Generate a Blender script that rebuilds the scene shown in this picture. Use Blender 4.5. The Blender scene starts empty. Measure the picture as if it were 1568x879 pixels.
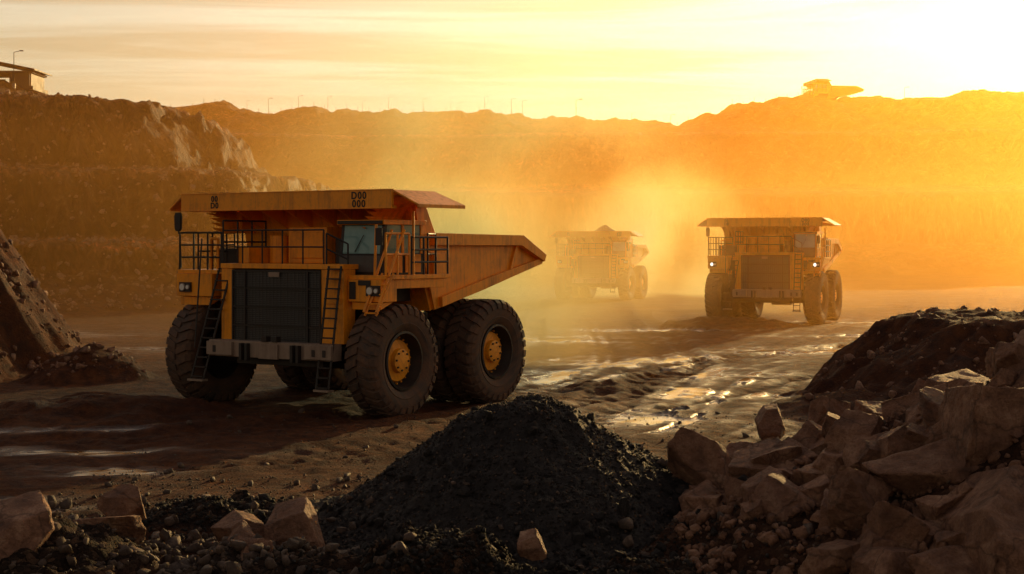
import bpy, bmesh, math, random, time
import numpy as np
from mathutils import Vector, Matrix
from mathutils import noise as mn
T0=time.time()
sc=bpy.context.scene
col=sc.collection
rad=math.radians
SUN_AZ=rad(26); SUN_EL=rad(11.5)
sc.view_settings.view_transform='Standard'
sc.view_settings.look='None'; sc.view_settings.exposure=0

# ---------------------------------------------------------------- node helpers
def newmat(name):
    m=bpy.data.materials.new(name); m.use_nodes=True
    nt=m.node_tree; nt.nodes.clear()
    return m,nt
def N(nt,t,**kw):
    n=nt.nodes.new(t)
    for k,v in kw.items(): setattr(n,k,v)
    return n
def L(nt,a,b): nt.links.new(a,b)
def ramp(nt,fac,stops,interp='LINEAR'):
    r=nt.nodes.new('ShaderNodeValToRGB'); r.color_ramp.interpolation=interp
    e=r.color_ramp.elements
    while len(e)<len(stops): e.new(0.5)
    for i,(p,c) in enumerate(stops):
        e[i].position=p
        e[i].color=c if hasattr(c,'__len__') and len(c)==4 else ((*c,1) if hasattr(c,'__len__') else (c,c,c,1))
    L(nt,fac,r.inputs[0]); return r
def mth(nt,op,a,b=None,c=None,clamp=False):
    n=nt.nodes.new('ShaderNodeMath'); n.operation=op; n.use_clamp=clamp
    for i,v in enumerate((a,b,c)):
        if v is None: continue
        if isinstance(v,(int,float)): n.inputs[i].default_value=v
        else: L(nt,v,n.inputs[i])
    return n.outputs[0]
def mixc(nt,f,a,b,mode='MIX'):
    n=nt.nodes.new('ShaderNodeMix'); n.data_type='RGBA'; n.blend_type=mode
    for i,v in ((0,f),(6,a),(7,b)):
        if isinstance(v,(int,float)): n.inputs[i].default_value=v
        elif isinstance(v,tuple): n.inputs[i].default_value=(*v,1) if len(v)==3 else v
        else: L(nt,v,n.inputs[i])
    return n.outputs[2]
def noise(nt,vec,scale,detail=5,rough=.55,dist=0):
    n=N(nt,'ShaderNodeTexNoise'); n.inputs['Scale'].default_value=scale
    n.inputs['Detail'].default_value=detail; n.inputs['Roughness'].default_value=rough
    n.inputs['Distortion'].default_value=dist
    if vec is not None: L(nt,vec,n.inputs['Vector'])
    return n.outputs[0]
def principled(nt):
    p=nt.nodes.new('ShaderNodeBsdfPrincipled'); o=nt.nodes.new('ShaderNodeOutputMaterial')
    L(nt,p.outputs[0],o.inputs[0]); return p
def bump(nt,h,strength,dist,p,chain=None):
    b=N(nt,'ShaderNodeBump'); b.inputs['Distance'].default_value=dist
    if isinstance(strength,(int,float)): b.inputs['Strength'].default_value=strength
    else: L(nt,strength,b.inputs['Strength'])
    L(nt,h,b.inputs['Height'])
    if chain is not None: L(nt,chain,b.inputs['Normal'])
    if p is not None: L(nt,b.outputs[0],p.inputs['Normal'])
    return b.outputs[0]
def mapped(nt,vec,scale,rot=(0,0,0)):
    mp=N(nt,'ShaderNodeMapping'); mp.inputs['Scale'].default_value=scale; mp.inputs['Rotation'].default_value=rot
    L(nt,vec,mp.inputs[0]); return mp.outputs[0]

# ---------------------------------------------------------------- numpy noise
rng=np.random.RandomState(7)
TAB=rng.rand(256,256)
def vn(x,y,s=0):
    x=np.asarray(x,float)+s*17.37; y=np.asarray(y,float)+s*9.71
    xi=np.floor(x).astype(int); yi=np.floor(y).astype(int)
    fx=x-xi; fy=y-yi; fx=fx*fx*(3-2*fx); fy=fy*fy*(3-2*fy)
    a=TAB[xi&255,yi&255]; b=TAB[(xi+1)&255,yi&255]; c=TAB[xi&255,(yi+1)&255]; d=TAB[(xi+1)&255,(yi+1)&255]
    return ((a*(1-fx)+b*fx)*(1-fy)+(c*(1-fx)+d*fx)*fy)*2-1
def fbm(x,y,o=4,s=0):
    r=0;a=1;t=0
    for i in range(o):
        r=r+a*vn(x*2**i,y*2**i,s+i*3); t+=a; a*=.5
    return r/t*1.5
def segdist(poly,x,y,closed=False):
    d=np.full(np.shape(x),1e9); n=len(poly)
    for i in range(n if closed else n-1):
        ax,ay=poly[i]; bx,by=poly[(i+1)%n]
        dx,dy=bx-ax,by-ay; t=np.clip(((x-ax)*dx+(y-ay)*dy)/(dx*dx+dy*dy),0,1)
        d=np.minimum(d,np.hypot(x-ax-t*dx,y-ay-t*dy))
    return d
def sdpoly(poly,x,y):
    d=segdist(poly,x,y,True); ins=np.zeros(np.shape(x),bool); n=len(poly)
    for i in range(n):
        ax,ay=poly[i]; bx,by=poly[(i+1)%n]
        if ay==by: continue
        c=((ay>y)!=(by>y))&(x<(bx-ax)*(y-ay)/(by-ay)+ax)
        ins^=c
    return np.where(ins,d,-d)
def sidedist(poly,x,y):
    best=np.full(np.shape(x),1e9); sg=np.ones(np.shape(x))
    for i in range(len(poly)-1):
        ax,ay=poly[i]; bx,by=poly[i+1]
        dx,dy=bx-ax,by-ay; t=np.clip(((x-ax)*dx+(y-ay)*dy)/(dx*dx+dy*dy),0,1)
        d=np.hypot(x-ax-t*dx,y-ay-t*dy); c=np.sign((x-ax)*dy-(y-ay)*dx)
        m=d<best; best=np.where(m,d,best); sg=np.where(m,c,sg)
    return best*sg
def chaikin(p,k=3):
    for _ in range(k):
        q=[p[0]]
        for a,b in zip(p[:-1],p[1:]):
            q+=[(a[0]*.75+b[0]*.25,a[1]*.75+b[1]*.25),(a[0]*.25+b[0]*.75,a[1]*.25+b[1]*.75)]
        q.append(p[-1]); p=q
    return p
def sstep(a,b,x):
    t=np.clip((x-a)/(b-a),0,1); return t*t*(3-2*t)

LEFT=[(-220,40),(-75,88),(-38,106),(-10,122),(-1,146),(-4,192),(-45,262),(-220,330)]
FAR=[(-400,270),(-60,236),(0,232),(60,230),(105,220),(160,190),(230,120),(500,50),(700,900),(-400,900)]
TRACKS=[chaikin(t) for t in (
 [(-34,30),(-16,38),(-6.5,47.8),(-1,56),(6,68),(12,82),(17,97),(26,122),(40,150)],
 [(-40,42),(-20,42),(-6,44),(3,56),(5,75),(5,100),(7,136),(10,170)],
 [(-30,26),(-12,31),(-2,35),(5,43),(7,56),(12,68),(24,78),(45,90)],
 [(-40,36),(-18,34),(-4,40),(2,50),(9,64),(18,74),(34,84)])]
PUD=[(-16.5,74,4,2.2),(-11.5,37.8,3.2,.6),(-9.0,34.6,1.6,.8),(-10.0,30,1.7,.8),(5.5,67,5,4),(14.5,74,4.5,3.0),(4.6,44,2.4,3.4),
     (2.5,82,5,4),(7,52,2.2,4.4),(24,98,8,5),(-27,88,7,3),(9,60,2,3),(20,84,6,2),(-13,42,4,.5),(2,58,2,4),(10,90,6,2),(-6,72,3,4)]
def H(x,y,wet=False):
    x=np.asarray(x,float); y=np.asarray(y,float)
    near=1-sstep(90,140,y)
    z=.14*fbm(x/9,y/9,3,1)+.045*fbm(x/1.1,y/1.1,4,2)
    st=np.zeros(x.shape); loc=np.zeros(x.shape)
    for i,t in enumerate(TRACKS):
        d=sidedist(t,x,y); ad=np.abs(d)
        w=np.exp(-(ad/6.5)**4)
        loc=np.maximum(loc,w)
        jit=.5*vn(x/7,y/7,9)
        s1=vn(d*1.3+jit+i*11,x*0+3.3,i)*.45+vn(d*3.1+jit+i*7,x*0+8.1,i)*.55
        st=st+w*s1
        tread=.75+.25*np.sign(np.sin((x*.8+y*.6)*7.5))
        for c in (3.6,2.4):
            z=z-w*near*(.08 if c>3 else .05)*tread*np.exp(-((ad-c+jit*.3)/.42)**4)
        z=z+w*near*.045*s1+ w*near*.05*np.exp(-((ad-4.35+jit*.3)/.22)**2)
    W=np.zeros(x.shape)
    for px,py,rx,ry in PUD:
        W=np.maximum(W,np.exp(-(((x-px)/rx)**2+((y-py)/ry)**2)))
    W=W*(.53+.55*fbm(x/2.2,y/1.3,4,5))+ .50*st*W**.35 -.25*np.clip(fbm(x/.8,y/.6,3,6),-.2,1)
    def cone(cx,cy,hh,R,p=1.0,rx=1.0,ry=1.0,s=0,nz=.12,gul=0):
        dx=(x-cx)/rx; dy=(y-cy)/ry
        d=np.hypot(dx,dy)/R
        d=d+nz*fbm(x/(R*.35),y/(R*.35),4,s)*np.clip(d*2,0,1)
        if gul:
            a=np.arctan2(dy,dx); d=d+gul*(fbm(np.cos(a)*9,np.sin(a)*9,3,s+1))
        return hh*np.clip(1-np.clip(d,0,9)**p,0,None)
    fgm=cone(-5.0,28.2,.5,1.6,1.3,rx=1.4,s=27,nz=.25)
    fgm=np.maximum(fgm,cone(-.7,21.9,1.05,2.0,1.1,rx=1.3,s=28,nz=.3))
    fgm=np.maximum(fgm,cone(1.7,22.1,.6,1.5,1.2,rx=1.3,s=31,nz=.3))
    fgm=np.maximum(fgm,cone(-7.2,24.5,.7,1.8,1.2,s=32,nz=.25))
    fgm=np.maximum(fgm,cone(-3.6,23.2,.35,1.8,1.2,s=35,nz=.25))
    m=cone(12.2,26,4.4,10,1,s=21)
    m=np.maximum(m,np.minimum(cone(18,52,5.6,8.5,1,s=22,gul=.05),2.6+.12*fbm(x/2,y/2,3,4)))
    m=np.maximum(m,cone(13.8,45,1.5,4.0,1.1,s=23,gul=.06))
    m=np.maximum(m,cone(10.5,47.5,.7,2.8,1.2,s=29))
    m=np.maximum(m,np.minimum(cone(-27,61,14.5,10.2,1,s=24,nz=.06,gul=.02),8)+0*x)
    m=np.maximum(m,cone(-15.3,57,1.35,2.5,1.1,s=25))
    m=np.maximum(m,cone(-20,59,.9,3.5,1.1,s=26))
    m=np.maximum(m,cone(-12.3,45.5,.55,3.2,1.3,rx=1.4,s=30,nz=.25))
    m=np.maximum(m,cone(13,94,.6,4,1.4,s=33,nz=.3)); m=np.maximum(m,cone(3.5,55,.35,1.8,1.4,s=34))
    W=W-sstep(.0,.15,m)
    damp=sstep(.0,.5,W)
    W=sstep(.40,.50,W)
    z=z*(1-.85*W)-.04*W
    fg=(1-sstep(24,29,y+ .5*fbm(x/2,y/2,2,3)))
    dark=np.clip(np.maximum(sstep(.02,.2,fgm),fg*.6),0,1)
    m2=np.maximum(m,fgm)
    z=z+m2+np.clip(m2,0,.5)*.24*fbm(x/.5,y/.5,4,8)+(fg+sstep(.02,.3,fgm)*.7)*(.16*np.abs(fbm(x/.6,y/.6,4,12))+.1*fbm(x/2.2,y/2.2,2,13)-.06)
    # left terraced highwall
    gn=1.6*fbm(x/18,y/18,3,40)+.8*fbm(x/4,y/4,3,41)+1.3*np.abs(fbm(x/1.8,y/5,3,42))+.6*np.abs(fbm(x/.9,y/1.5,2,44))
    d=sdpoly(LEFT,x,y)+gn
    zl=np.interp(d,[-3,0,3,8,9.2,9.9,15.0,15.7,19.2,19.6,24.4,25.2,29.8,30.4,36,44,56,80],[0,.1,.9,3.0,4.8,5.05,5.2,5.5,10.8,11.1,11.4,11.8,17.6,17.9,18.1,18.5,19.5,21])
    zl=zl+sstep(34,60,d)*1.2*fbm(x/9,y/9,3,43)
    hill=7.2*np.clip(1-np.hypot((x+50)/9,(y-200)/12)+.12*fbm(x/3,y/3,3,45),0,1)**.8
    hill2=4.2*np.clip(1.15-np.hypot((x+60)/14,(y-165)/12),0,1)
    zl=zl+np.maximum(hill,hill2)*sstep(20,60,d)
    gn2=7.0*fbm(x/55,y/55,3,50)+2.4*fbm(x/11,y/11,3,51)+2.6*np.abs(fbm(x/4,y/9,3,52))
    d=sdpoly(FAR,x,y)+gn2
    zf=np.interp(d,[-10,0,10,19,20.5,23,50,51,64,66,98,99,116,124,300],[0,.4,3.5,5.2,12.4,13.2,15.0,15.8,25.0,25.8,27.6,28.2,34.2,35.2,36])
    f=np.interp(x,[-400,-110,-81,-55,-6,6,20,37,49,63,111,124],[1.12,1.09,1.06,1.0,.985,.925,.905,.895,1.015,1.06,1.09,1.10])
    zf=zf+(f-1)*35*sstep(28,35,zf)+sstep(29,35,zf)*(1.8*np.clip(fbm(x/7,y/30,4,53),-.4,1))
    zf=zf*np.interp(x-.335*y,[6,26],[1,.12])  # right end of far wall cut low off-frame to let sun reach the haze
    zw=np.maximum(zl,zf)
    rub=sstep(.05,1.5,zw)
    z=z*(1-rub)+zw+rub*(.35*fbm(x/1.2,y/1.2,4,60))
    if wet: return z,W*(1-sstep(0.02,.3,zw)),dark,damp,loc
    return z
def Hs(x,y): return float(H(np.array([x]),np.array([y]))[0])

# ---------------------------------------------------------------- ground sheet
def lines(segs):
    out=[segs[0][0]]
    for a,b,s in segs:
        n=max(1,int(round((b-a)/s))); out+=list(np.linspace(a,b,n+1)[1:])
    return np.array(out)
xs=lines([(-3000,-400,260),(-400,-70,6),(-70,-22,.38),(-22,-9,.17),(-9,9,.09),(9,20,.17),(20,34,.4),(34,120,.8),(120,400,7),(400,3000,260)])
ys=lines([(-600,0,60),(0,18,1.5),(18,32,.09),(32,62,.15),(62,100,.30),(100,190,.42),(190,385,.9),(385,600,10),(600,4000,300)])
X,Y=np.meshgrid(xs,ys)
Z,WET,DRK,DMP,TRK=H(X,Y,True)
def gridmesh(name,X,Y,Z):
    ny,nx=X.shape
    me=bpy.data.meshes.new(name)
    co=np.stack([X,Y,Z],-1).reshape(-1,3)
    i=np.arange(ny*nx).reshape(ny,nx)
    q=np.stack([i[:-1,:-1],i[:-1,1:],i[1:,1:],i[1:,:-1]],-1).reshape(-1,4)
    me.vertices.add(len(co)); me.vertices.foreach_set('co',co.astype('f').ravel())
    me.loops.add(q.size); me.loops.foreach_set('vertex_index',q.ravel().astype('i'))
    me.polygons.add(len(q)); me.polygons.foreach_set('loop_start',(np.arange(len(q))*4).astype('i'))
    me.polygons.foreach_set('loop_total',np.full(len(q),4,'i'))
    me.update(); me.validate()
    me.polygons.foreach_set('use_smooth',np.ones(len(me.polygons),bool))
    return me
gme=gridmesh('quarry_ground',X,Y,Z)
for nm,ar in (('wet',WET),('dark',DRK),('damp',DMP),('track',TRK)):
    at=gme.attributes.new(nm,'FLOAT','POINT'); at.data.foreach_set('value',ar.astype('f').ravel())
ground=bpy.data.objects.new('quarry_ground',gme); col.objects.link(ground)
print('ground',len(gme.vertices),time.time()-T0)

m,nt=newmat('quarry_soil'); p=principled(nt)
geo=N(nt,'ShaderNodeNewGeometry'); pos=geo.outputs['Position']
sep=N(nt,'ShaderNodeSeparateXYZ'); L(nt,pos,sep.inputs[0])
wet=N(nt,'ShaderNodeAttribute',attribute_name='wet').outputs['Fac']
dark=N(nt,'ShaderNodeAttribute',attribute_name='dark').outputs['Fac']
damp=N(nt,'ShaderNodeAttribute',attribute_name='damp').outputs['Fac']
n1=noise(nt,pos,.16,6,.6); n2=noise(nt,pos,2.2,8,.7); n3=noise(nt,pos,16,6,.65)
c1=ramp(nt,n1,[(.3,(.075,.025,.011)),(.55,(.135,.047,.018)),(.75,(.22,.078,.028))]).outputs[0]
c2=mixc(nt,ramp(nt,n2,[(.38,0.),(.62,1.)]).outputs[0],c1,(.046,.019,.012))
c2=mixc(nt,mth(nt,'MULTIPLY',ramp(nt,n3,[(.55,0.),(.68,1.)]).outputs[0],.4),c2,(.20,.092,.045))
vor=N(nt,'ShaderNodeTexVoronoi'); vor.inputs['Scale'].default_value=11; L(nt,pos,vor.inputs['Vector'])
vor2=N(nt,'ShaderNodeTexVoronoi'); vor2.inputs['Scale'].default_value=28; L(nt,pos,vor2.inputs['Vector'])
vcol=N(nt,'ShaderNodeSeparateColor'); L(nt,vor.outputs['Color'],vcol.inputs[0])
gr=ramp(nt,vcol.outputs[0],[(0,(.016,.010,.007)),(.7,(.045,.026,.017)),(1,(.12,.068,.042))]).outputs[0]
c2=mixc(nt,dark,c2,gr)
r1=noise(nt,mapped(nt,pos,(1,1,.14)),.8,8,.68,.4)
r1b=noise(nt,mapped(nt,pos,(1,1,.10)),2.6,6,.65,.5)
r2=noise(nt,mapped(nt,pos,(.05,.05,1)),.32,6,.6,.6)
r3=noise(nt,pos,.09,5,.6,.5)
rm=mth(nt,'ADD',mth(nt,'MULTIPLY',r1,.6),mth(nt,'MULTIPLY',r1b,.4))
rc=ramp(nt,rm,[(.38,(.022,.010,.007)),(.49,(.085,.038,.020)),(.57,(.20,.092,.046)),(.66,(.44,.25,.14))]).outputs[0]
rc=mixc(nt,.5,rc,ramp(nt,r2,[(.40,(.45,.38,.35)),(.5,(.95,.9,.85)),(.60,(1.5,1.3,1.15))]).outputs[0],'MULTIPLY')
rc=mixc(nt,.8,rc,ramp(nt,r3,[(.38,(.45,.40,.38)),(.6,(1.4,1.3,1.2))]).outputs[0],'MULTIPLY')
# lit bench lips, shade bands and tier depth painted into rock colour by height (left workings / far workings have different bench levels)
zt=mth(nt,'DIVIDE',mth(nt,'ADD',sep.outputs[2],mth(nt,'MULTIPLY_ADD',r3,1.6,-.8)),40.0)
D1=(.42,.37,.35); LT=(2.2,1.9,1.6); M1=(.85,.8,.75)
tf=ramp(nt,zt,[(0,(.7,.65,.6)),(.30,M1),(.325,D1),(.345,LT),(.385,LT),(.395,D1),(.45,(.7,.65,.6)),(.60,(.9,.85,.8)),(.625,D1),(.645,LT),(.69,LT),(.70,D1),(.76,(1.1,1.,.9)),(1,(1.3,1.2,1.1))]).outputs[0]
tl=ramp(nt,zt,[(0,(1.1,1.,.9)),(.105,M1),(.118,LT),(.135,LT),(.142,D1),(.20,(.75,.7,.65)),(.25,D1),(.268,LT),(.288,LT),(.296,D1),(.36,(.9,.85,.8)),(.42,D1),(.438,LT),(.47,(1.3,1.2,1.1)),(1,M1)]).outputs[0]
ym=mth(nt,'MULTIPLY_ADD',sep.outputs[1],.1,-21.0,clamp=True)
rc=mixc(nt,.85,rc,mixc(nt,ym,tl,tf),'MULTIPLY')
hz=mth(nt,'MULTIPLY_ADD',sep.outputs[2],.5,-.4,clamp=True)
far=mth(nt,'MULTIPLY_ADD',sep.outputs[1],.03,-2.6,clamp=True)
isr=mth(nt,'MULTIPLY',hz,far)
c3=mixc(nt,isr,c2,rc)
c4=mixc(nt,wet,c3,(.022,.010,.005))
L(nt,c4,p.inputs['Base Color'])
ro=ramp(nt,noise(nt,pos,.5,6,.65),[(.35,.7),(.65,.95)]).outputs[0]
ro=mixc(nt,mth(nt,'MULTIPLY',damp,.85),ro,(.38,.38,.38))
ro=mixc(nt,mth(nt,'MULTIPLY',isr,.6),ro,(.5,.5,.5))
ro=mixc(nt,wet,ro,(.09,.09,.09)); L(nt,ro,p.inputs['Roughness'])
L(nt,mth(nt,'MAXIMUM',mth(nt,'MULTIPLY_ADD',damp,.34,.10),mth(nt,'MULTIPLY',wet,.6)),p.inputs['Specular IOR Level'])
hh=mth(nt,'ADD',mth(nt,'MULTIPLY',n2,1.0),mth(nt,'MULTIPLY',n3,.30))
dry=mth(nt,'SUBTRACT',1.0,mth(nt,'MULTIPLY',wet,.96))
b1=bump(nt,hh,mth(nt,'MULTIPLY',dry,1.0),.22,None)
vh=mth(nt,'ADD',mth(nt,'MULTIPLY',vor.outputs['Distance'],-.7),mth(nt,'MULTIPLY',vor2.outputs['Distance'],-.3))
b1=bump(nt,vh,mth(nt,'MULTIPLY',mth(nt,'MAXIMUM',dark,.15),mth(nt,'MULTIPLY',dry,.9)),.09,None,b1)
b1=bump(nt,r3,mth(nt,'MULTIPLY',isr,.6),6.0,None,b1)
bump(nt,rm,mth(nt,'MULTIPLY',isr,1.0),3.5,p,b1)
gme.materials.append(m)

# ---------------------------------------------------------------- materials
def paint_mat(name,colr,dirt=(.10,.055,.03),rough=.42,metal=0,lo=.46,hi=.72,amt=.7):
    m,nt=newmat(name); p=principled(nt)
    tc=N(nt,'ShaderNodeTexCoord').outputs['Object']
    a=noise(nt,tc,1.3,7,.65); b=noise(nt,tc,9,5,.6)
    s=noise(nt,mapped(nt,tc,(5,5,.35)),1.6,5,.6)
    f=ramp(nt,mth(nt,'ADD',mth(nt,'MULTIPLY',a,.55),mth(nt,'MULTIPLY',s,.45)),[(lo,0.),(hi,amt)]).outputs[0]
    c=mixc(nt,f,(*colr,1),(*dirt,1))
    c=mixc(nt,ramp(nt,b,[(.52,0.),(.78,.3)]).outputs[0],c,(*dirt,1))
    L(nt,c,p.inputs['Base Color'])
    L(nt,mth(nt,'MULTIPLY_ADD',f,.35,rough),p.inputs['Roughness'])
    p.inputs['Metallic'].default_value=metal
    bump(nt,b,.15,.02,p)
    return m
PAINT=paint_mat('orange_truck_paint',(.95,.33,.008),(.34,.13,.03),rough=.36,lo=.48,hi=.70,amt=.85)
DARKM=paint_mat('dark_chassis_steel',(.018,.014,.012),(.06,.03,.018),.55)
STEEL=paint_mat('worn_steel',(.28,.20,.15),(.12,.06,.035),.5,.1)
RUBBER=paint_mat('dusty_rubber',(.044,.032,.026),(.18,.09,.05),.75,lo=.38,hi=.66,amt=.85)
GRILLE=paint_mat('grille_mesh_black',(.07,.07,.072),(.08,.05,.035),.35)
HUB=paint_mat('hub_yellow_paint',(.92,.36,.010),(.25,.09,.025),.45)
m,nt=newmat('cab_glass'); p=principled(nt)
tc=N(nt,'ShaderNodeTexCoord').outputs['Object']
g=noise(nt,tc,1.5,4,.6)
L(nt,ramp(nt,g,[(.3,(.12,.24,.24)),(.7,(.22,.36,.34))]).outputs[0],p.inputs['Base Color']); p.inputs['Roughness'].default_value=.12
GLASS=m
def lensmat(name,e_):
    m,nt=newmat(name); o=N(nt,'ShaderNodeOutputMaterial'); e=N(nt,'ShaderNodeEmission'); e.inputs[0].default_value=(1,.88,.7,1); e.inputs[1].default_value=e_
    L(nt,e.outputs[0],o.inputs[0]); return m
LENS=lensmat('lamp_lens_lit',1.6)
m,nt=newmat('lamp_lens_clear'); p=principled(nt); p.inputs['Base Color'].default_value=(.75,.72,.65,1); p.inputs['Roughness'].default_value=.1; LENS0=m
MATS=[PAINT,DARKM,STEEL,RUBBER,GLASS,LENS,GRILLE,HUB,LENS0]
P_,D_,S_,R_,G_,L_,GR_,HB_,L0_=range(9)

class MB:
    def __init__(s): s.v=[]; s.f=[]; s.m=[]
    def add(s,vs,fs,m):
        o=len(s.v); s.v+=[tuple(v) for v in vs]; s.f+=[tuple(i+o for i in f) for f in fs]; s.m+=[m]*len(fs)
    def box(s,x0,x1,y0,y1,z0,z1,m=0):
        s.add([(x,y,z) for x in (x0,x1) for y in (y0,y1) for z in (z0,z1)],
              [(0,1,3,2),(4,6,7,5),(0,4,5,1),(2,3,7,6),(0,2,6,4),(1,5,7,3)],m)
    def prism(s,poly,a,b,m=0,axis='x'):
        n=len(poly)
        f=(lambda q,t:(t,q[0],q[1])) if axis=='x' else ((lambda q,t:(q[0],t,q[1])) if axis=='y' else (lambda q,t:(q[0],q[1],t)))
        vs=[f(q,a) for q in poly]+[f(q,b) for q in poly]
        s.add(vs,[tuple(range(n))[::-1],tuple(range(n,2*n))]+[(i,(i+1)%n,n+(i+1)%n,n+i) for i in range(n)],m)
    def plate(s,q,t,m=0):
        q=[Vector(a) for a in q]; n=(q[1]-q[0]).cross(q[2]-q[0]).normalized()*t
        vs=q+[a+n for a in q]; k=len(q)
        s.add(vs,[tuple(range(k))[::-1],tuple(range(k,2*k))]+[(i,(i+1)%k,k+(i+1)%k,k+i) for i in range(k)],m)
    def tube(s,p,q,r,m=0,n=8,r2=None):
        p=Vector(p);q=Vector(q);d=(q-p).normalized(); r2=r if r2 is None else r2
        a=d.orthogonal().normalized(); b=d.cross(a)
        vs=[p+(a*math.cos(2*math.pi*i/n)+b*math.sin(2*math.pi*i/n))*r for i in range(n)]+[q+(a*math.cos(2*math.pi*i/n)+b*math.sin(2*math.pi*i/n))*r2 for i in range(n)]
        s.add(vs,[tuple(range(n))[::-1],tuple(range(n,2*n))]+[(i,(i+1)%n,n+(i+1)%n,n+i) for i in range(n)],m)
    def lathe(s,prof,m,n=56):
        k=len(prof); vs=[]
        for i in range(n):
            a=2*math.pi*i/n
            vs+=[(x,r*math.cos(a),r*math.sin(a)) for x,r in prof]
        fs=[]
        for i in range(n):
            j=(i+1)%n
            for t in range(k-1): fs.append((i*k+t,i*k+t+1,j*k+t+1,j*k+t))
        s.add(vs,fs,m)
    def rail(s,pts,h,m=1,r=.028,step=.75,mid=2):
        for a,b in zip(pts[:-1],pts[1:]):
            a=Vector(a);b=Vector(b); n=max(1,round((b-a).length/step))
            for i in range(n+1):
                c=a.lerp(b,i/n); s.tube(c,c+Vector((0,0,h)),r,m,6)
            for k in range(1,mid+1):
                o=Vector((0,0,h*k/mid)); s.tube(a+o,b+o,r,m,6)
    def ladder(s,b0,b1,w,m=1,n=9,r=.035):
        b0=Vector(b0);b1=Vector(b1);o=Vector((w,0,0))
        s.tube(b0,b1,r,m,6); s.tube(b0+o,b1+o,r,m,6)
        for i in range(n+1):
            c=b0.lerp(b1,(i+.3)/(n+.6)); s.box(c.x,c.x+w,c.y-.07,c.y+.07,c.z-.02,c.z+.02,m)
    def mesh(s,name,smooth=False):
        me=bpy.data.meshes.new(name); me.from_pydata(s.v,[],s.f)
        for mm in MATS: me.materials.append(mm)
        me.polygons.foreach_set('material_index',s.m)
        bm=bmesh.new(); bm.from_mesh(me); bmesh.ops.recalc_face_normals(bm,faces=bm.faces)
        if smooth:
            for f in bm.faces: f.smooth=True
            for e in bm.edges:
                if len(e.link_faces)==2 and e.calc_face_angle(0)>rad(35): e.smooth=False
        bm.to_mesh(me); bm.free(); return me

# ---------------------------------------------------------------- wheel
w=MB()
w.lathe([(-.40,.86),(-.50,1.02),(-.55,1.25),(-.53,1.45),(-.45,1.56),(-.2,1.59),(.2,1.59),(.45,1.56),(.53,1.45),(.55,1.25),(.53,1.12),(.54,1.10),(.50,1.0),(.44,.90),(.40,.86)],R_,72)
NL=30
for i in range(NL):
    for sd in (1,-1):
        a0=2*math.pi*(i+(0 if sd>0 else .5))/NL; pit=2*math.pi/NL
        prof=[(.03,1.57),(.03,1.655),(.42,1.65),(.545,1.53),(.575,1.36),(.52,1.36),(.42,1.54)]
        vs=[]
        for e in (-1,1):
            for x,r in prof:
                a=a0+e*pit*(.27+.05*(x>.3))+ pit*.55*min(x/.45,1)
                vs.append((sd*x,r*math.cos(a),r*math.sin(a)))
        n=len(prof)
        w.add(vs,[tuple(range(n)),tuple(range(n,2*n))[::-1]]+[(k,(k+1)%n,n+(k+1)%n,n+k) for k in range(n)],R_)
w.lathe([(.40,.87),(.47,.865),(.48,.80),(.42,.79)],D_,56)
w.lathe([(.42,.79),(.36,.77),(.16,.74),(.10,.70)],D_,56)
w.lathe([(.10,.70),(.10,.64)],D_,56)
w.lathe([(.10,.64),(.20,.60),(.22,.36)],HB_,56)
w.lathe([(.22,.36),(.36,.34),(.38,.22),(.38,.001)],HB_,40)
w.lathe([(-.40,.87),(-.3,.8),(-.1,.6),(-.1,.001)],D_,40)
for i in range(20):
    a=2*math.pi*i/20; w.tube((.10,.68*math.cos(a),.68*math.sin(a)),(.15,.68*math.cos(a),.68*math.sin(a)),.03,HB_,6)
for i in range(8):
    a=2*math.pi*i/8; w.tube((.36,.28*math.cos(a),.28*math.sin(a)),(.41,.28*math.cos(a),.28*math.sin(a)),.03,D_,6)
WHEEL=w.mesh('wheel',True)

# ---------------------------------------------------------------- truck parts
parts={}
c=MB()
for sx in (-1,1):
    c.box(sx*1.0-.18,sx*1.0+.18,-1.2,7.0,1.7,2.4,D_)
    c.tube((sx*2.5,.0,1.55),(sx*2.3,.25,3.9),.24,D_,14); c.tube((sx*2.5,.0,1.55),(sx*2.4,.12,2.6),.32,D_,14)
    c.tube((sx*1.3,2.6,2.2),(sx*1.6,4.2,3.6),.2,D_,12)
    c.box(sx*2.0-.6,sx*2.0+.6,1.9,3.1,1.5,2.9,D_)
c.tube((-3.2,0,1.6),(3.2,0,1.6),.3,D_,14)
c.tube((-3.2,4.8,1.65),(3.2,4.8,1.65),.55,D_,16)
c.box(-.7,.7,4.1,5.5,1.0,2.3,D_)
c.box(-1.45,2.0,-1.1,1.6,1.9,4.25,D_)
c.box(-2.9,2.9,-.3,1.8,3.3,3.95,D_)
c.box(-1.3,1.3,1.6,2.0,2.4,4.6,D_)
parts['chassis']=(c.mesh('chassis'),.02)
g=MB()
GX0,GX1=-1.5,2.02
g.box(GX0,GX1,-1.22,-1.1,2.05,4.28,D_)
rows=[2.08,2.62,3.18,3.74,4.26]
for a,b in zip(rows[:-1],rows[1:]):
    g.box(GX0,GX1,-1.34,-1.22,b-.05,b+.0,D_)
    nsl=9
    for i in range(nsl):
        z=a+(b-a-.05)*(i+.4)/nsl
        g.box(GX0+.05,GX1-.05,-1.29,-1.225,z,z+.030,GR_)
for i in range(25):
    x=GX0+.08+(GX1-GX0-.16)*i/24
    g.box(x-.009,x+.009,-1.303,-1.292,2.1,4.22,GR_)
for x in (GX0,GX0+.5,GX1-.55,GX1-.06): g.box(x,x+.06,-1.35,-1.306,2.05,4.26,D_)
g.box(.0,.42,-1.36,-1.342,4.06,4.2,S_)
parts['radiator_grille']=(g.mesh('radiator_grille'),0)
h=MB()
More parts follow.
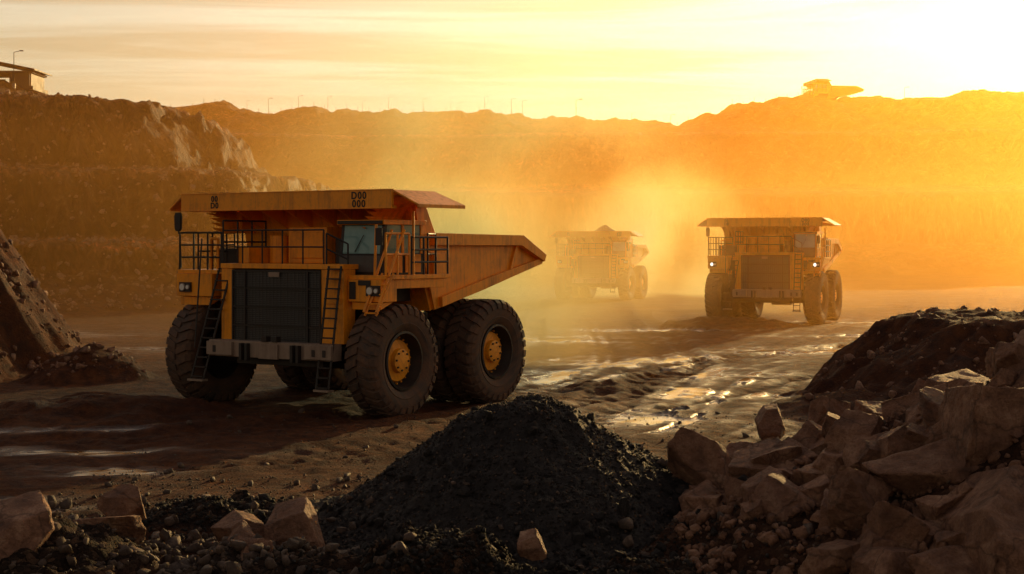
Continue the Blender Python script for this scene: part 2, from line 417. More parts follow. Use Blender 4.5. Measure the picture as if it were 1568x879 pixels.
h.box(GX0-.45,GX0-.003,-1.32,-.8,2.1,4.3,P_)
h.box(GX1+.003,GX1+.85,-1.32,-.8,2.15,4.3,P_)
h.box(GX0-.45,GX1+.85,-1.36,1.0,4.303,4.45,P_)
h.box(GX1+.1,GX1+.75,-1.35,-1.322,3.3,4.1,P_)
h.box(GX0-.45,GX1+.85,-1.28,-.9,1.95,2.045,D_)
h.box(-4.05,GX0-.452,-1.1,1.5,4.12,4.24,P_)
h.box(GX1+.852,4.2,-1.1,2.1,4.02,4.14,P_)
h.box(-4.0,-2.5,-1.18,-.45,3.42,4.117,P_)
h.box(2.92,4.12,-1.18,-.45,3.38,4.017,P_)
h.prism([(-1.1,3.36),(-1.1,3.15),(-.5,3.37)],3.0,4.05,P_)
h.prism([(-1.1,3.40),(-1.1,3.15),(-.5,3.41)],-3.9,-2.6,P_)
h.box(4.0,4.12,-.445,1.9,3.75,4.017,P_)
h.box(-4.0,-3.9,-.445,1.4,3.8,4.117,P_)
h.box(3.3,3.75,-1.21,-1.182,3.85,4.0,D_)
h.box(2.96,3.2,-1.2,-1.182,3.45,3.95,D_)
parts['hood_and_decks']=(h.mesh('hood_and_decks'),.025)
b=MB()
b.box(-1.95,2.9,-1.85,-1.45,1.68,2.16,S_)
b.box(-1.97,-.95,-1.95,-1.853,1.72,2.12,S_); b.box(1.9,2.92,-1.95,-1.853,1.72,2.12,S_)
b.box(.1,.85,-1.92,-1.853,1.66,2.1,S_)
for x in (-.6,1.4): 
    b.box(x,x+.1,-2.0,-1.853,1.6,2.1,D_); b.box(x+.22,x+.32,-2.0,-1.853,1.6,2.1,D_)
b.box(.2,.4,-1.9,-1.7,2.162,2.32,D_); b.box(.6,.8,-1.9,-1.7,2.162,2.32,D_)
b.box(-1.2,2.2,-1.445,-1.1,1.45,1.9,D_)
for x in (-1.7,2.2,2.6): b.box(x,x+.12,-1.97,-1.952,1.8,2.0,D_)
parts['bumper']=(b.mesh('bumper'),.035)
r=MB()
r.ladder((-2.55,-2.0,.95),(-2.15,-1.2,4.3),.5,D_,11)
r.ladder((2.42,-2.02,.85),(2.42,-1.45,4.4),.46,D_,12)
r.tube((-2.45,-1.95,1.9),(-2.6,-1.5,5.2),.025,D_,6)
r.box(-2.62,-2.0,-2.1,-1.85,.9,.96,S_); r.box(2.38,2.94,-2.1,-1.85,.82,.88,S_)
r.rail([(-2.2,-1.05,4.24),(-4.0,-1.05,4.24),(-4.0,1.4,4.24)],1.15,D_,mid=3,step=.6)
r.rail([(-3.2,-1.05,4.24),(-3.2,.2,4.24)],1.15,D_)
r.rail([(-1.9,-1.3,4.45),(2.1,-1.3,4.45)],1.0,D_,r=.024)
r.rail([(-1.9,-1.3,4.45),(-1.9,.6,4.45)],1.3,D_)
r.rail([(2.2,-1.3,4.45),(2.8,-1.05,4.14)],.9,D_)
r.tube((-3.9,-1.1,4.3),(-3.95,-1.1,5.4),.03,D_,6)
r.rail([(4.15,.2,4.14),(4.15,2.0,4.14)],1.1,D_,r=.032,step=.6,mid=3)
r.rail([(4.15,-1.0,4.14),(4.15,.1,4.14)],1.2,P_,r=.035,step=.55,mid=2)
r.ladder((3.75,-1.45,3.0),(3.95,-.9,4.2),.4,P_,4)
for sx in (3.75,4.2): r.tube((sx,-1.5,3.1),(sx,-.2,5.45),.04,P_,6)
r.tube((4.15,.3,4.14),(4.15,.3,6.0),.04,P_,6); r.tube((3.75,-1.0,4.14),(3.8,-1.0,5.6),.04,P_,6)
r.rail([(4.15,1.0,4.14),(3.7,2.0,4.14)],1.2,D_)
parts['ladders_and_handrails']=(r.mesh('ladders_and_handrails'),0)
mm=MB()
mm.tube((-4.0,-1.1,5.35),(-4.0,-1.1,5.5),.03,D_,6); 
mm.prism([(-4.13,5.5),(-4.15,5.9),(-4.1,6.02),(-3.92,6.02),(-3.87,5.9),(-3.89,5.5),(-3.95,5.44),(-4.08,5.44)],-1.16,-1.06,D_,'y')
mm.tube((3.95,-.9,5.2),(4.0,-1.1,5.3),.03,D_,6)
mm.box(3.88,4.1,-1.15,-1.08,5.0,5.5,D_)
parts['mirrors']=(mm.mesh('mirrors'),.02)
cb=MB()
cx0,cx1,cy0,cy1=2.12,3.72,-.62,1.35
cb.box(cx0,cx1,cy0,cy1,4.143,4.75,D_)
cb.box(cx0+.03,cx1-.03,cy0-.04,cy0-.003,4.22,4.70,GR_)
for x in (cx0,cx1-.1): 
    cb.prism([(cy0,4.752),(cy0+.12,5.6),(cy0+.24,5.6),(cy0+.12,4.752)],x,x+.1,D_)
    cb.box(x,x+.1,.32,.42,4.752,5.6,P_ if x>3 else D_); cb.box(x,x+.1,cy1-.12,cy1,4.752,5.6,P_)
cb.plate([(cx0+.1,cy0+.04,4.752),(cx1-.1,cy0+.04,4.752),(cx1-.1,cy0+.15,5.6),(cx0+.1,cy0+.15,5.6)],.02,G_)
cb.plate([(cx1-.05,cy0+.14,4.752),(cx1-.05,.32,4.752),(cx1-.05,.32,5.6),(cx1-.05,cy0+.24,5.6)],.015,G_)
cb.plate([(cx1-.05,.42,4.752),(cx1-.05,cy1-.12,4.752),(cx1-.05,cy1-.12,5.6),(cx1-.05,.42,5.6)],.015,G_)
cb.plate([(cx0+.05,cy0+.14,4.752),(cx0+.05,.32,4.752),(cx0+.05,.32,5.6),(cx0+.05,cy0+.24,5.6)],.015,G_)
cb.box(cx0+.1,cx1-.1,cy1-.06,cy1-.02,4.752,5.6,D_)
cb.box(cx0-.08,cx1+.08,cy0-.02,cy1+.05,5.602,5.74,P_)
cb.box(cx0-.02,cx1+.04,cy0-.08,cy0-.022,5.62,5.72,D_)
cb.box(cx1+.003,cx1+.03,.45,1.2,4.2,4.73,P_)
cb.box(cx1+.003,cx1+.03,-.5,.3,4.2,4.73,P_)
cb.tube((2.7,cy0-.0,4.8),(3.0,cy0+.04,5.3),.015,D_,5)
parts['cab']=(cb.mesh('cab'),.02)
q=MB()
q.box(-.6,.95,.2,1.1,4.452,5.55,P_); q.box(-.45,.8,.16,.198,4.6,5.4,P_)
q.tube((-1.15,.4,4.45),(-1.15,.4,5.3),.3,P_,16); q.tube((1.45,.4,4.45),(1.45,.4,5.2),.26,D_,16)
q.box(-3.6,-2.3,.2,1.3,4.242,4.9,D_); q.box(-2.0,-1.5,-.6,.9,4.452,4.95,P_)
q.tube((-3.2,-.5,4.25),(-3.2,-.5,5.2),.05,P_,6);q.tube((-3.2,-.5,5.2),(-2.9,-.5,5.2),.05,P_,6);q.tube((-2.9,-.5,4.25),(-2.9,-.5,5.2),.05,P_,6)
parts['air_cleaners_and_boxes']=(q.mesh('air_cleaners_and_boxes'),.02)
def headl(lm_,r_):
    hl=MB()
    for x in (-3.55,3.9):
        hl.box(x-.28,x+.2,-1.25,-1.183,3.55,3.85,D_)
        hl.tube((x-.12,-1.29,3.7),(x-.12,-1.252,3.7),.12,S_,16)
        hl.tube((x+.1,-1.28,3.7),(x+.1,-1.252,3.7),.08,S_,12)
        hl.tube((x-.12,-1.30,3.7),(x-.12,-1.292,3.7),r_,lm_,16)
        hl.tube((x+.1,-1.295,3.7),(x+.1,-1.282,3.7),.06,L0_,12)
    return hl.mesh('headlights')
HL_ON=headl(L_,.11); HL_OFF=headl(L0_,.10)
d=MB()
prof=[(1.15,6.40),(1.75,6.2),(2.25,5.33),(6.8,5.28),(8.15,4.63),(8.1,4.40),(5.05,3.72),(2.6,3.15),(2.2,3.05),(1.55,4.9)]
for s in (1,-1):
    d.prism(prof,s*3.42,s*3.52,P_)
    d.prism([(1.95,5.0),(2.0,5.37),(6.85,5.32),(8.22,4.68),(8.12,4.45),(6.72,4.99)],s*3.522,s*3.74,P_)
    d.prism([(2.42,3.12),(5.0,3.68),(8.08,4.38),(8.13,4.58),(5.0,3.98),(2.4,3.42)],s*3.522,s*3.66,P_)
    d.prism([(2.0,4.0),(2.0,4.75),(2.65,4.75),(2.75,4.1),(2.6,3.9)],s*3.522,s*3.64,P_)
    d.prism([(6.6,5.0),(6.75,5.0),(6.3,4.05),(6.15,4.02)],s*3.522,s*3.60,P_)
    q=[(s*4.2,-.72,6.60),(s*4.2,1.25,6.60),(s*4.98,1.75,6.18),(s*4.98,-.55,6.18)]
    d.plate(q,.05*s,P_)
    d.plate([(s*4.98,-.55,6.18),(s*4.98,1.75,6.18),(s*4.98,1.75,6.08),(s*4.98,-.55,6.08)],.05*s,P_)
    d.plate([(s*3.5,1.3,6.35),(s*4.95,1.3,6.1),(s*4.95,1.38,6.1),(s*3.5,1.75,6.15)],.04,P_)
    arc=[(s*(4.12-1.15*math.sin(t)),6.42-1.05*(1-math.cos(t))) for t in [i*math.pi/2/10 for i in range(11)]]
    gp=arc+[(s*2.9,5.37),(s*2.9,6.42)]
    d.prism(gp,.55,.62,P_,'y')
    for (xa,za),(xb,zb) in zip(arc[:-1],arc[1:]):
        d.plate([(xa,-.68,za),(xb,-.2,zb),(xb,1.25,zb),(xa,1.25,za)],.03,P_)
d.prism([(2.3,3.2),(5.0,3.75),(8.1,4.45),(8.1,4.3),(5,3.58),(2.3,3.02)],-3.418,3.418,P_)
d.prism([(2.1,3.0),(2.55,3.22),(1.75,5.2),(1.3,6.38),(1.05,6.38),(1.35,5.0)],-3.415,3.415,P_)
d.box(-4.2,4.2,-.70,1.25,6.43,6.54,P_)
d.box(-4.2,4.2,-.80,-.702,6.06,6.62,P_)
d.box(-4.2,4.2,-.82,-.803,6.585,6.62,P_); d.box(-4.2,4.2,-.82,-.803,6.06,6.09,P_)
d.box(-4.2,4.2,-.70,-.55,6.06,6.14,P_)
for x in np.linspace(-2.6,2.6,6): d.prism([(-.55,6.3),(-.55,6.428),(1.2,6.428),(1.3,5.5)],x-.04,x+.04,P_)
d.box(-3.4,3.4,1.25,1.35,5.4,5.52,P_)
for z in (3.6,4.3): d.box(-3.2,3.2,1.6 if z>4 else 1.85,2.1,z,z+.16,P_)
parts['dump_bed']=(d.mesh('dump_bed'),.03)

def textmesh(body,size):
    cu=bpy.data.curves.new('fleet_number','FONT'); cu.body=body; cu.size=size; cu.align_x='CENTER'; cu.extrude=.004; cu.offset=.007
    cu.space_line=.82; cu.space_character=1.2
    o=bpy.data.objects.new('t',cu); col.objects.link(o)
    dg=bpy.context.evaluated_depsgraph_get(); me=bpy.data.meshes.new_from_object(o.evaluated_get(dg))
    bpy.data.objects.remove(o); me.name='fleet_number'; me.materials.clear(); me.materials.append(DARKM); return me
TX1=textmesh('D00\n000',.29); TX2=textmesh('00\nD0',.25)

def make_truck(loc,rotz,scale=(1,1,1),load=False,lit=True):
    root=bpy.data.objects.new('mining_haul_truck',None); col.objects.link(root)
    root.location=loc; root.rotation_euler=(0,0,rotz); root.scale=scale; root.empty_display_size=1
    def put(name,me,bev=0,loc=(0,0,0),rot=(0,0,0)):
        o=bpy.data.objects.new(name,me); col.objects.link(o); o.parent=root; o.location=loc; o.rotation_euler=rot
        if bev:
            b=o.modifiers.new('bevel','BEVEL'); b.width=bev; b.segments=2; b.limit_method='ANGLE'; b.angle_limit=rad(40); b.harden_normals=False
        return o
    for k,(me,bv) in parts.items(): put(k,me,bv)
    put('headlights',HL_ON if lit else HL_OFF)
    i=0
    for y,xl in ((0,(3.6,)),(4.8,(3.6,2.38))):
        for x in xl:
            for s in (1,-1):
                i+=1
                put('wheel_%d'%i,WHEEL,0,(s*x,y,1.64),(i*.7,0,0 if s>0 else math.pi))
    put('fleet_number_large',TX1,0,(3.0,-.808,6.35),(rad(90),0,0))
    put('fleet_number_small',TX2,0,(-2.75,-.808,6.35),(rad(90),0,0))
    if load:
        n=40; u=np.linspace(-3.3,3.3,n); v=np.linspace(1.4,7,n); U,V=np.meshgrid(u,v)
        Zz=4.6+2.6*np.clip(1-np.hypot(U/3.6,(V-3.4)/3.4)**1.3,-.2,1)+.12*fbm(U*1.5,V*1.5,3,3)
        me=gridmesh('load',U,V,Zz); me.materials.append(ROCKM); put('soil_load',me)
    return root

# ---------------------------------------------------------------- rock materials
def rock_mat(name,c0,c1,c2,bs=.5,sc=3,big=.15,crack=0):
    m,nt=newmat(name); p=principled(nt)
    ps=N(nt,'ShaderNodeNewGeometry').outputs['Position']
    a=noise(nt,ps,sc,8,.72); b=noise(nt,ps,sc*7,7,.7); c=noise(nt,ps,sc*.35,3,.5)
    cc=ramp(nt,a,[(.34,c0),(.52,c1),(.68,c2)]).outputs[0]
    cc=mixc(nt,ramp(nt,c,[(.4,0.),(.6,.5)]).outputs[0],cc,c0)
    cc=mixc(nt,ramp(nt,b,[(.50,0.),(.62,.45)]).outputs[0],cc,c0)
    n1=None
    if crack:
        wn=N(nt,'ShaderNodeTexNoise'); wn.inputs['Scale'].default_value=2.5; wn.inputs['Detail'].default_value=4; L(nt,ps,wn.inputs['Vector'])
        mx=N(nt,'ShaderNodeMix'); mx.data_type='RGBA'; mx.inputs[0].default_value=.35; L(nt,ps,mx.inputs[6]); L(nt,wn.outputs['Color'],mx.inputs[7])
        v=N(nt,'ShaderNodeTexVoronoi',feature='DISTANCE_TO_EDGE'); v.inputs['Scale'].default_value=crack; L(nt,mx.outputs[2],v.inputs['Vector'])
        ck=ramp(nt,v.outputs['Distance'],[(0,0.),(.025,1.)]).outputs[0]
        cc=mixc(nt,mth(nt,'MULTIPLY',mth(nt,'SUBTRACT',1.0,ck),.5),cc,(.03,.015,.01))
        v2=N(nt,'ShaderNodeTexVoronoi'); v2.inputs['Scale'].default_value=crack*1.7; L(nt,mx.outputs[2],v2.inputs['Vector'])
        n1=bump(nt,ck,.4,.04,None); n1=bump(nt,v2.outputs['Distance'],.6,.14,None,n1)
    L(nt,cc,p.inputs['Base Color']); p.inputs['Roughness'].default_value=.7; p.inputs['Specular IOR Level'].default_value=.35
    n1=bump(nt,a,bs,big,None,n1); bump(nt,b,bs,.05,p,n1)
    return m
ROCKM=rock_mat('brown_rock',(.15,.068,.040),(.36,.175,.10),(.55,.32,.20),.9,2.6,.22,1.3)
GRAV=rock_mat('dark_gravel',(.013,.010,.009),(.030,.021,.018),(.060,.042,.034),.9,9)
STONE=rock_mat('gravel_stone',(.045,.029,.021),(.10,.062,.043),(.21,.135,.09),.4,6)

def rock_template(seed,sub=3,amp=.03,cuts=9,bev=.018,lo=.33,hi=.46):
    rr=random.Random(seed); bm=bmesh.new(); bmesh.ops.create_cube(bm,size=1)
    for v in bm.verts: v.co+=Vector([rr.uniform(-.08,.08) for _ in range(3)])
    bmesh.ops.triangulate(bm,faces=bm.faces)
    for i in range(cuts):
        n=Vector((rr.gauss(0,1),rr.gauss(0,1),rr.gauss(0,1))).normalized()
        r=bmesh.ops.bisect_plane(bm,geom=bm.verts[:]+bm.edges[:]+bm.faces[:],plane_co=n*rr.uniform(lo,hi),plane_no=n,clear_outer=True)
        ed=[g for g in r['geom_cut'] if isinstance(g,bmesh.types.BMEdge)]
        if ed: bmesh.ops.contextual_create(bm,geom=ed)
    bmesh.ops.remove_doubles(bm,verts=bm.verts,dist=.01)
    bmesh.ops.dissolve_limit(bm,angle_limit=rad(8),verts=bm.verts,edges=bm.edges)
    if bev: bmesh.ops.bevel(bm,geom=bm.edges[:],offset=bev,segments=1,affect='EDGES',clamp_overlap=True)
    bmesh.ops.triangulate(bm,faces=bm.faces)
    for _ in range(sub):
        bmesh.ops.subdivide_edges(bm,edges=[e for e in bm.edges if e.calc_length()>.06],cuts=1)
        bmesh.ops.triangulate(bm,faces=bm.faces)
    bm.normal_update()
    off=Vector((seed*3.1,seed*1.7,0))
    if amp:
        for v in bm.verts:
            k=v.co*5+off
            st=math.floor(mn.noise(v.co*3+off)*4)/4   # stepped fracture faces
            v.co+=v.normal*(amp*mn.fractal(k,.8,2.1,5)+amp*.6*st)
    bm.verts.index_update()
    V=np.array([v.co[:] for v in bm.verts]); F=np.array([[v.index for v in f.verts] for f in bm.faces]); bm.free()
    return V,F
BT=[rock_template(s,4,.022,7) for s in range(10)]
ST=[rock_template(100+s,0,0,8,0,.28,.45) for s in range(8)]
def rotm(r,tilt=.5):
    return np.array(Matrix.Rotation(r.uniform(0,6.28),3,'Z')@Matrix.Rotation(r.uniform(-tilt,tilt),3,'X')@Matrix.Rotation(r.uniform(-tilt,tilt),3,'Y'))
def joined(name,temps,places,mat,seed=1,tilt=.55):
    rr=random.Random(seed); VV=[];FF=[];o=0
    for (x,y,z,s) in places:
        V,F=temps[rr.randrange(len(temps))]
        S=np.array([s*rr.uniform(.8,1.35),s*rr.uniform(.75,1.1),s*rr.uniform(.6,.95)])
        v=(V*S)@rotm(rr,tilt).T+np.array([x,y,z]); VV.append(v);FF.append(F+o);o+=len(v)
    V=np.concatenate(VV);F=np.concatenate(FF)
    me=bpy.data.meshes.new(name); me.vertices.add(len(V)); me.vertices.foreach_set('co',V.astype('f').ravel())
    me.loops.add(F.size); me.loops.foreach_set('vertex_index',F.ravel().astype('i')); me.polygons.add(len(F))
    me.polygons.foreach_set('loop_start',(np.arange(len(F))*3).astype('i')); me.polygons.foreach_set('loop_total',np.full(len(F),3,'i'))
    me.update(); me.validate(); me.materials.append(mat)
    ob=bpy.data.objects.new(name,me); col.objects.link(ob); return ob

# gravel pile
GCX,GCY=.15,28
def gravH(x,y):
    d=np.hypot(x-GCX,y-GCY)
    a=np.arctan2(y-GCY,x-GCX)
    R=4.15+.35*fbm(np.cos(a)*2+5,np.sin(a)*2+5,3,70)+.5*np.clip(np.cos(a),0,1)
    t=d/R
    z=2.6*(1-t)-.25*np.exp(-(d/.45)**2)*0.8
    z=np.where(t>.8,2.6*.2*((1.25-t)/.45)**2.0*np.where(t<1.25,1,0),z)
    z=z+.12*fbm(x/.9,y/.9,4,71)*np.clip(1.3-t,0,1)+.05*fbm(x/.16,y/.16,3,72)
    return z-np.where(t>1.2,.3,0)-.05
gx=np.linspace(-6,6.5,460); gy=np.linspace(22.4,33.5,400); GX,GY=np.meshgrid(gx,gy)
gz=gravH(GX,GY)
gm=gridmesh('gravel_pile',GX,GY,np.where(np.hypot(GX-GCX,GY-GCY)<5.6,gz,-.6)); gm.materials.append(GRAV)
gp=bpy.data.objects.new('gravel_pile',gm); col.objects.link(gp)
rr=random.Random(12)
pl=[]; pd=[]
for i in range(26000):
    a=rr.uniform(0,6.283); dd=4.9*math.sqrt(rr.random()); x=GCX+dd*math.cos(a); y=GCY+dd*math.sin(a)
    if y>29: continue
    s=.018+.04*rr.random()**3
    if rr.random()<.008: s=rr.uniform(.08,.2)
    if dd>3.2 and rr.random()<.02: s=rr.uniform(.08,.24)
    (pl if rr.random()<.2 else pd).append([x,y,s])
for lst,mt,nm in ((pl,STONE,'pile_stones'),(pd,GRAV,'pile_gravel')):
    A=np.array(lst); zz=np.maximum(gravH(A[:,0],A[:,1]),H(A[:,0],A[:,1]))
    st=joined(nm,ST,[(a[0],a[1],z+a[2]*.15,a[2]) for a,z in zip(A,zz)],mt,3,3); st.parent=gp
pl=[]
for i in range(8000):
    x=rr.uniform(-9,9); y=rr.uniform(21,34) if rr.random()<.8 else rr.uniform(30,46)
    s=.03+.06*rr.random()**3
    if rr.random()<.03: s=rr.uniform(.12,.28)
    if y>31: s*=.7
    pl.append([x,y,s])
for i in range(1300): pl.append([rr.gauss(-3.9,1.4),rr.gauss(25,1.0),.05+.18*rr.random()**2])
A=np.array(pl); zz=H(A[:,0],A[:,1])
joined('loose_stones',ST,[(a[0],a[1],z+a[2]*.15,a[2]) for a,z in zip(A,zz)],STONE,5,3)
pl=[]
for i in range(5000): pl.append([rr.gauss(-.4,1.7),rr.gauss(21.9,.9),.03+.08*rr.random()**3])
for i in range(2500): pl.append([rr.gauss(-5.2,1.8),rr.gauss(28,.9),.03+.08*rr.random()**3])
A=np.array(pl); zz=H(A[:,0],A[:,1])
joined('soil_clods',ST,[(a[0],a[1],z+a[2]*.15,a[2]) for a,z in zip(A,zz)],GRAV,15,3)
pl=[]
for i in range(6000):
    x=rr.uniform(-60,4); y=rr.uniform(96,140); pl.append([x,y,rr.uniform(.12,.55)*rr.random()+.1])
for i in range(1500):
    x=rr.uniform(9,26); y=rr.uniform(40,62); pl.append([x,y,.06+.3*rr.random()**4])
for i in range(1500):
    x=rr.uniform(-24,-13); y=rr.uniform(50,64); pl.append([x,y,.05+.3*rr.random()**4])
A=np.array(pl); zz=H(A[:,0],A[:,1]); ok=zz>.3
joined('scree_stones',ST,[(a[0],a[1],z,a[2]) for a,z in zip(A[ok],zz[ok])],ROCKM,6,3)
pl=[(3.39,27,1.05,1.15),(4.35,26,1.15,1.3),(4.8,29,1.7,.65),(5.6,28,1.75,.85),(6.2,27,1.6,1.2),(4.9,25,1.1,1.2),(3.8,25,.7,.9),(4.4,24,.7,1.2),
    (5.3,24.5,1.2,1.0),(5.9,25,1.5,1.1),(5.0,23,.7,1.15),(5.3,22,.6,1.2),(6.2,23.2,1.6,1.5),(6.9,21.8,.9,2.5),(7.4,23.3,2.0,1.9),(7.2,26,1.9,1.4),(6.2,21.2,.4,1.6),
    (3.0,27.6,.8,.9),(4.2,27.4,1.25,.8),(5.1,26.7,1.5,.9),(8.3,25,2.5,1.7),(4.0,26.0,.8,.7),(3.3,26,.6,.7),(6.9,25,1.9,1.3),(5.6,26.2,1.6,.9),(7.9,27,2.2,1.4)]
for i in range(150):
    x=rr.uniform(2.6,8.4); y=rr.uniform(21,29.5)
    if x<3+ .3*abs(y-26): continue
    s=.22+.65*rr.random()**2; pl.append((x,y,Hs(x,y)+s*.25,s))
rocks=joined('boulder_pile',BT,pl,ROCKM,11)
pl=[(rr.uniform(2.6,8),rr.uniform(21,30),.05+.16*rr.random()**2) for _ in range(2500)]
A=np.array(pl); zz=H(A[:,0],A[:,1]); o=joined('rubble',ST,[(a[0],a[1],z+.04,a[2]) for a,z in zip(A,zz)],ROCKM,13,3); o.parent=rocks
for (x,y,z,s,k) in [(-4.26,25,.38,.8,1),(-3.4,25,.45,.9,2),(-4.1,24.1,.25,.7,3),(-3.9,23.6,.18,.5,4),(-6.5,25.5,.35,.9,5),(-6.45,26.2,.7,.6,6),(-7.7,24,.45,1.2,7),(-3.3,23.7,.15,.35,8),(.3,22.3,.72,.4,2),(22.3,53.5,2.6,.6,3)]:
    joined('boulder',[BT[k]],[(x,y,z,s)],ROCKM,20+k)
print('rocks',time.time()-T0)

# ---------------------------------------------------------------- trucks
TH=rad(33.6)
make_truck((-6.5,47.8,-.05),-TH,lit=False)
make_truck((16.0,98.5,0),-rad(22),(.87,1,1.0))
make_truck((7.3,138,0),-rad(18),(.80,1.0,.92),True,lit=False)
make_truck((69,358,34.5),-rad(84),(1.25,1.25,1.15),lit=False)

# ---------------------------------------------------------------- lamps and shed on the rim
lm=MB(); lm.tube((0,0,-1),(0,0,3.4),.05,D_,8,.035); lm.tube((0,0,3.4),(.7,0,3.55),.03,D_,6); lm.box(.6,1.0,-.1,.1,3.5,3.6,D_); lm.box(-.15,.15,-.15,.15,-1,.15,S_)
LM=lm.mesh('street_lamp')
for px,k in ((378,.6),(411,1),(457,1),(502,1),(555,.8),(595,.9),(648,.9),(690,.7),(703,.7),(742,.9),(783,1),(800,1),(882,1.5),(967,.9),(1027,1),(1385,1)):
    yy=358; x=(px-784)/2400*yy
    o=bpy.data.objects.new('street_lamp',LM); col.objects.link(o); o.location=(x,yy,Hs(x,yy)); o.scale=(k,k,k)
f=MB()
for x in np.arange(-80,80,2.5):
    zz=Hs(x,356); f.tube((x,356,zz-.3),(x,356,zz+1.0),.04,D_,5)
o=bpy.data.objects.new('perimeter_fence',f.mesh('perimeter_fence')); col.objects.link(o)
root=bpy.data.objects.new('industrial_shed',None); col.objects.link(root); sx,sy=-55.0,165; sz=21.6
root.location=(sx,sy,sz)
o=bpy.data.objects.new('street_lamp',LM); col.objects.link(o); o.location=(-51.8,163,21.5); o.scale=(1.0,)*3
b=MB()
for i in range(7):
    for yy in (0,5): b.box(-6.5+i*1.75,-6.3+i*1.75,yy,yy+.2,-6,1.4,D_)
b.box(-6.6,4.6,-.1,5.3,-.4,.0,D_)
o=bpy.data.objects.new('columns',b.mesh('columns')); col.objects.link(o); o.parent=root
b=MB(); b.box(-6.6,4.5,-.1,5.3,1.403,1.6,D_); b.box(2.0,4.3,.25,4.8,.003,1.4,D_)
for i in range(5): b.box(-6.3+i*1.75,-6.25+i*1.75+.9,.1,.14,.6,.7,D_)
o=bpy.data.objects.new('walls',b.mesh('walls')); col.objects.link(o); o.parent=root
b=MB(); b.prism([(-7,4.0),(4.9,1.603),(4.9,1.75),(-7,4.2)],-.6,5.8,D_,'y')
o=bpy.data.objects.new('roof',b.mesh('roof')); col.objects.link(o); o.parent=root

# ---------------------------------------------------------------- dust haze (real volumes)
def vol_mat(name,colr,dens,g,het=None):
    m,nt=newmat(name); o=N(nt,'ShaderNodeOutputMaterial'); v=N(nt,'ShaderNodeVolumeScatter')
    v.inputs['Color'].default_value=(*colr,1); v.inputs['Density'].default_value=dens; v.inputs['Anisotropy'].default_value=g
    L(nt,v.outputs[0],o.inputs['Volume'])
    if het:
        tc=N(nt,'ShaderNodeTexCoord').outputs['Object']
        ln=N(nt,'ShaderNodeVectorMath',operation='LENGTH'); L(nt,tc,ln.inputs[0])
        fo=ramp(nt,ln.outputs['Value'],[(0,1.),(.5,.5),(1,0.)],'EASE').outputs[0]
        ps=N(nt,'ShaderNodeNewGeometry').outputs['Position']
        n=noise(nt,ps,het,3,.55,.3)
        nn=ramp(nt,n,[(.36,0.),(.62,1.)]).outputs[0]
        L(nt,mth(nt,'MULTIPLY',mth(nt,'MULTIPLY',fo,nn),dens),v.inputs['Density'])
    return m
def volbox(name,x0,x1,y0,y1,z0,z1,mat):
    b=MB(); b.box(x0,x1,y0,y1,z0,z1,0); me=b.mesh(name); me.materials.clear(); me.materials.append(mat)
    me.polygons.foreach_set('material_index',[0]*6)
    o=bpy.data.objects.new(name,me); col.objects.link(o); return o
volbox('dust_haze',-260,260,54,470,-1,44,vol_mat('haze_high',(1.0,.42,.07),.0013,.77))
volbox('dust_haze',-259,259,64,380,-.9,14,vol_mat('haze_low',(1.0,.47,.12),.0021,.64))
def plume(loc,sc_,dens,ns):
    bm=bmesh.new(); bmesh.ops.create_icosphere(bm,subdivisions=3,radius=1); me=bpy.data.meshes.new('dust_cloud'); bm.to_mesh(me); bm.free()
    me.materials.append(vol_mat('dust',(1.0,.57,.22),dens,.64,ns))
    o=bpy.data.objects.new('dust_cloud',me); col.objects.link(o); o.location=loc; o.scale=sc_
plume((-1.5,67,6),(12,8,11),.24,.15)
plume((14.5,149,4),(11,9,10),.28,.11)
plume((18,115,2.5),(13,9,5),.07,.14)

# ---------------------------------------------------------------- sun, world, camera
sd=Vector((math.sin(SUN_AZ)*math.cos(SUN_EL),math.cos(SUN_AZ)*math.cos(SUN_EL),math.sin(SUN_EL)))
sl=bpy.data.lights.new('sun','SUN'); sl.energy=5; sl.angle=rad(.6); sl.color=(1,.55,.19)
so=bpy.data.objects.new('sun',sl); col.objects.link(so); so.rotation_euler=(-sd).to_track_quat('-Z','Y').to_euler()
wd=bpy.data.worlds.new('World'); sc.world=wd; wd.use_nodes=True; nt=wd.node_tree; nt.nodes.clear()
out=N(nt,'ShaderNodeOutputWorld')
sky=N(nt,'ShaderNodeTexSky'); sky.sky_type='NISHITA'; sky.sun_disc=False; sky.sun_elevation=SUN_EL; sky.sun_rotation=SUN_AZ; sky.dust_density=4; sky.air_density=1.5
bg1=N(nt,'ShaderNodeBackground'); bg1.inputs[1].default_value=.05; L(nt,sky.outputs[0],bg1.inputs[0])
dr=N(nt,'ShaderNodeTexCoord').outputs['Generated']
sx=N(nt,'ShaderNodeSeparateXYZ'); L(nt,dr,sx.inputs[0]); el=sx.outputs[2]
base=ramp(nt,el,[(0,(.62,.28,.10)),(.06,(.66,.40,.20)),(.10,(.66,.49,.30)),(.16,(.64,.53,.39)),(.24,(.54,.36,.20)),(.45,(.40,.27,.19)),(1,(.17,.12,.11))]).outputs[0]
gd=Vector((math.sin(rad(23))*math.cos(rad(5)),math.cos(rad(23))*math.cos(rad(5)),math.sin(rad(5))))
dp=N(nt,'ShaderNodeVectorMath',operation='DOT_PRODUCT'); L(nt,dr,dp.inputs[0]); dp.inputs[1].default_value=gd
dv=mth(nt,'MAXIMUM',dp.outputs['Value'],0)
front=mth(nt,'MULTIPLY_ADD',dp.outputs['Value'],.64,.42,clamp=True)
front=mth(nt,'MAXIMUM',front,.50)
g1=mth(nt,'POWER',dv,45); g2=mth(nt,'POWER',dv,9)
ad=mth(nt,'ADD',el,.06)
cxn=mth(nt,'DIVIDE',sx.outputs[0],ad); cyn=mth(nt,'DIVIDE',sx.outputs[1],ad)
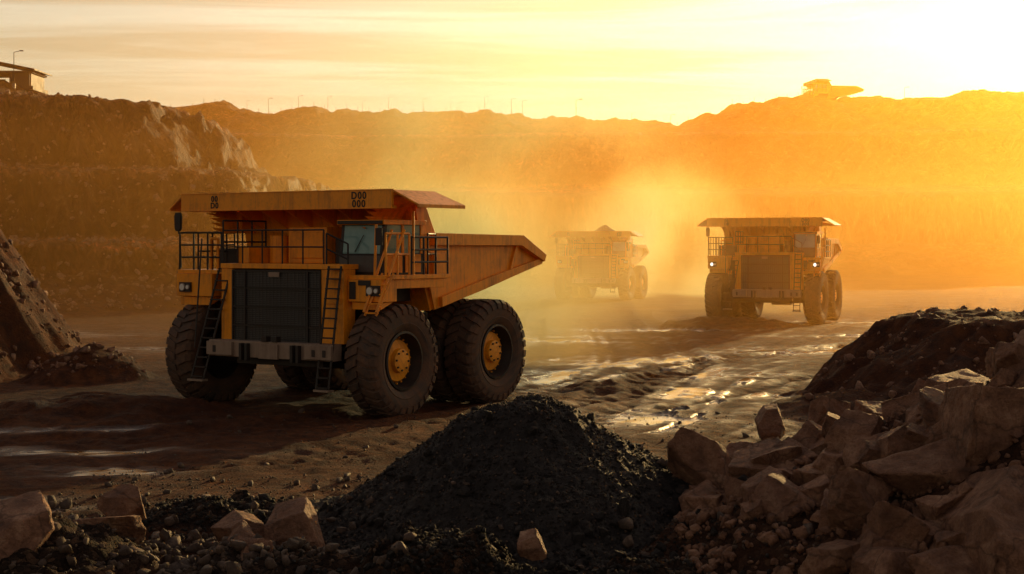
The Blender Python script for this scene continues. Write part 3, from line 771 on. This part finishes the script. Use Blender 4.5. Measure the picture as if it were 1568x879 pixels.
cv=N(nt,'ShaderNodeCombineXYZ'); L(nt,cxn,cv.inputs[0]); L(nt,cyn,cv.inputs[1])
mpc=mapped(nt,cv.outputs[0],(.42,1.2,1),(0,0,.12))
cn=noise(nt,mpc,.8,8,.62,1.2)
cm=mth(nt,'MULTIPLY',ramp(nt,cn,[(.46,0.),(.58,1.)]).outputs[0],ramp(nt,el,[(.08,0.),(.11,1.)]).outputs[0])
cn2=ramp(nt,noise(nt,mpc,2.4,8,.72,1.8),[(.46,0.),(.62,1.)]).outputs[0]
vm=N(nt,'ShaderNodeVectorMath',operation='SCALE'); L(nt,base,vm.inputs[0]); L(nt,front,vm.inputs['Scale'])
a1=N(nt,'ShaderNodeVectorMath',operation='SCALE'); a1.inputs[0].default_value=(1.1,.60,.06); L(nt,g1,a1.inputs['Scale'])
a2=N(nt,'ShaderNodeVectorMath',operation='SCALE'); a2.inputs[0].default_value=(.16,.20,.16); L(nt,g2,a2.inputs['Scale'])
s1=N(nt,'ShaderNodeVectorMath',operation='ADD'); L(nt,a1.outputs[0],s1.inputs[0]); L(nt,a2.outputs[0],s1.inputs[1])
s2=N(nt,'ShaderNodeVectorMath',operation='ADD'); L(nt,s1.outputs[0],s2.inputs[0]); L(nt,vm.outputs[0],s2.inputs[1])
c=mixc(nt,mth(nt,'MULTIPLY',cm,.85),s2.outputs[0],(.70,.58,.46),'MULTIPLY')
c=mixc(nt,mth(nt,'MULTIPLY',cn2,.40),c,(1.3,1.3,1.3),'MULTIPLY')
bg2=N(nt,'ShaderNodeBackground'); bg2.inputs[1].default_value=.9; L(nt,c,bg2.inputs[0])
ads=N(nt,'ShaderNodeAddShader'); L(nt,bg1.outputs[0],ads.inputs[0]); L(nt,bg2.outputs[0],ads.inputs[1]); L(nt,ads.outputs[0],out.inputs[0])

cd=bpy.data.cameras.new('camera'); cd.lens=2400/1568*36; cd.sensor_width=36; cd.shift_y=-66.5/1568; cd.clip_end=8000; cd.clip_start=.5
co=bpy.data.objects.new('camera',cd); col.objects.link(co); co.location=(0,0,5); co.rotation_euler=(rad(90),0,0); sc.camera=co
print('done',time.time()-T0)
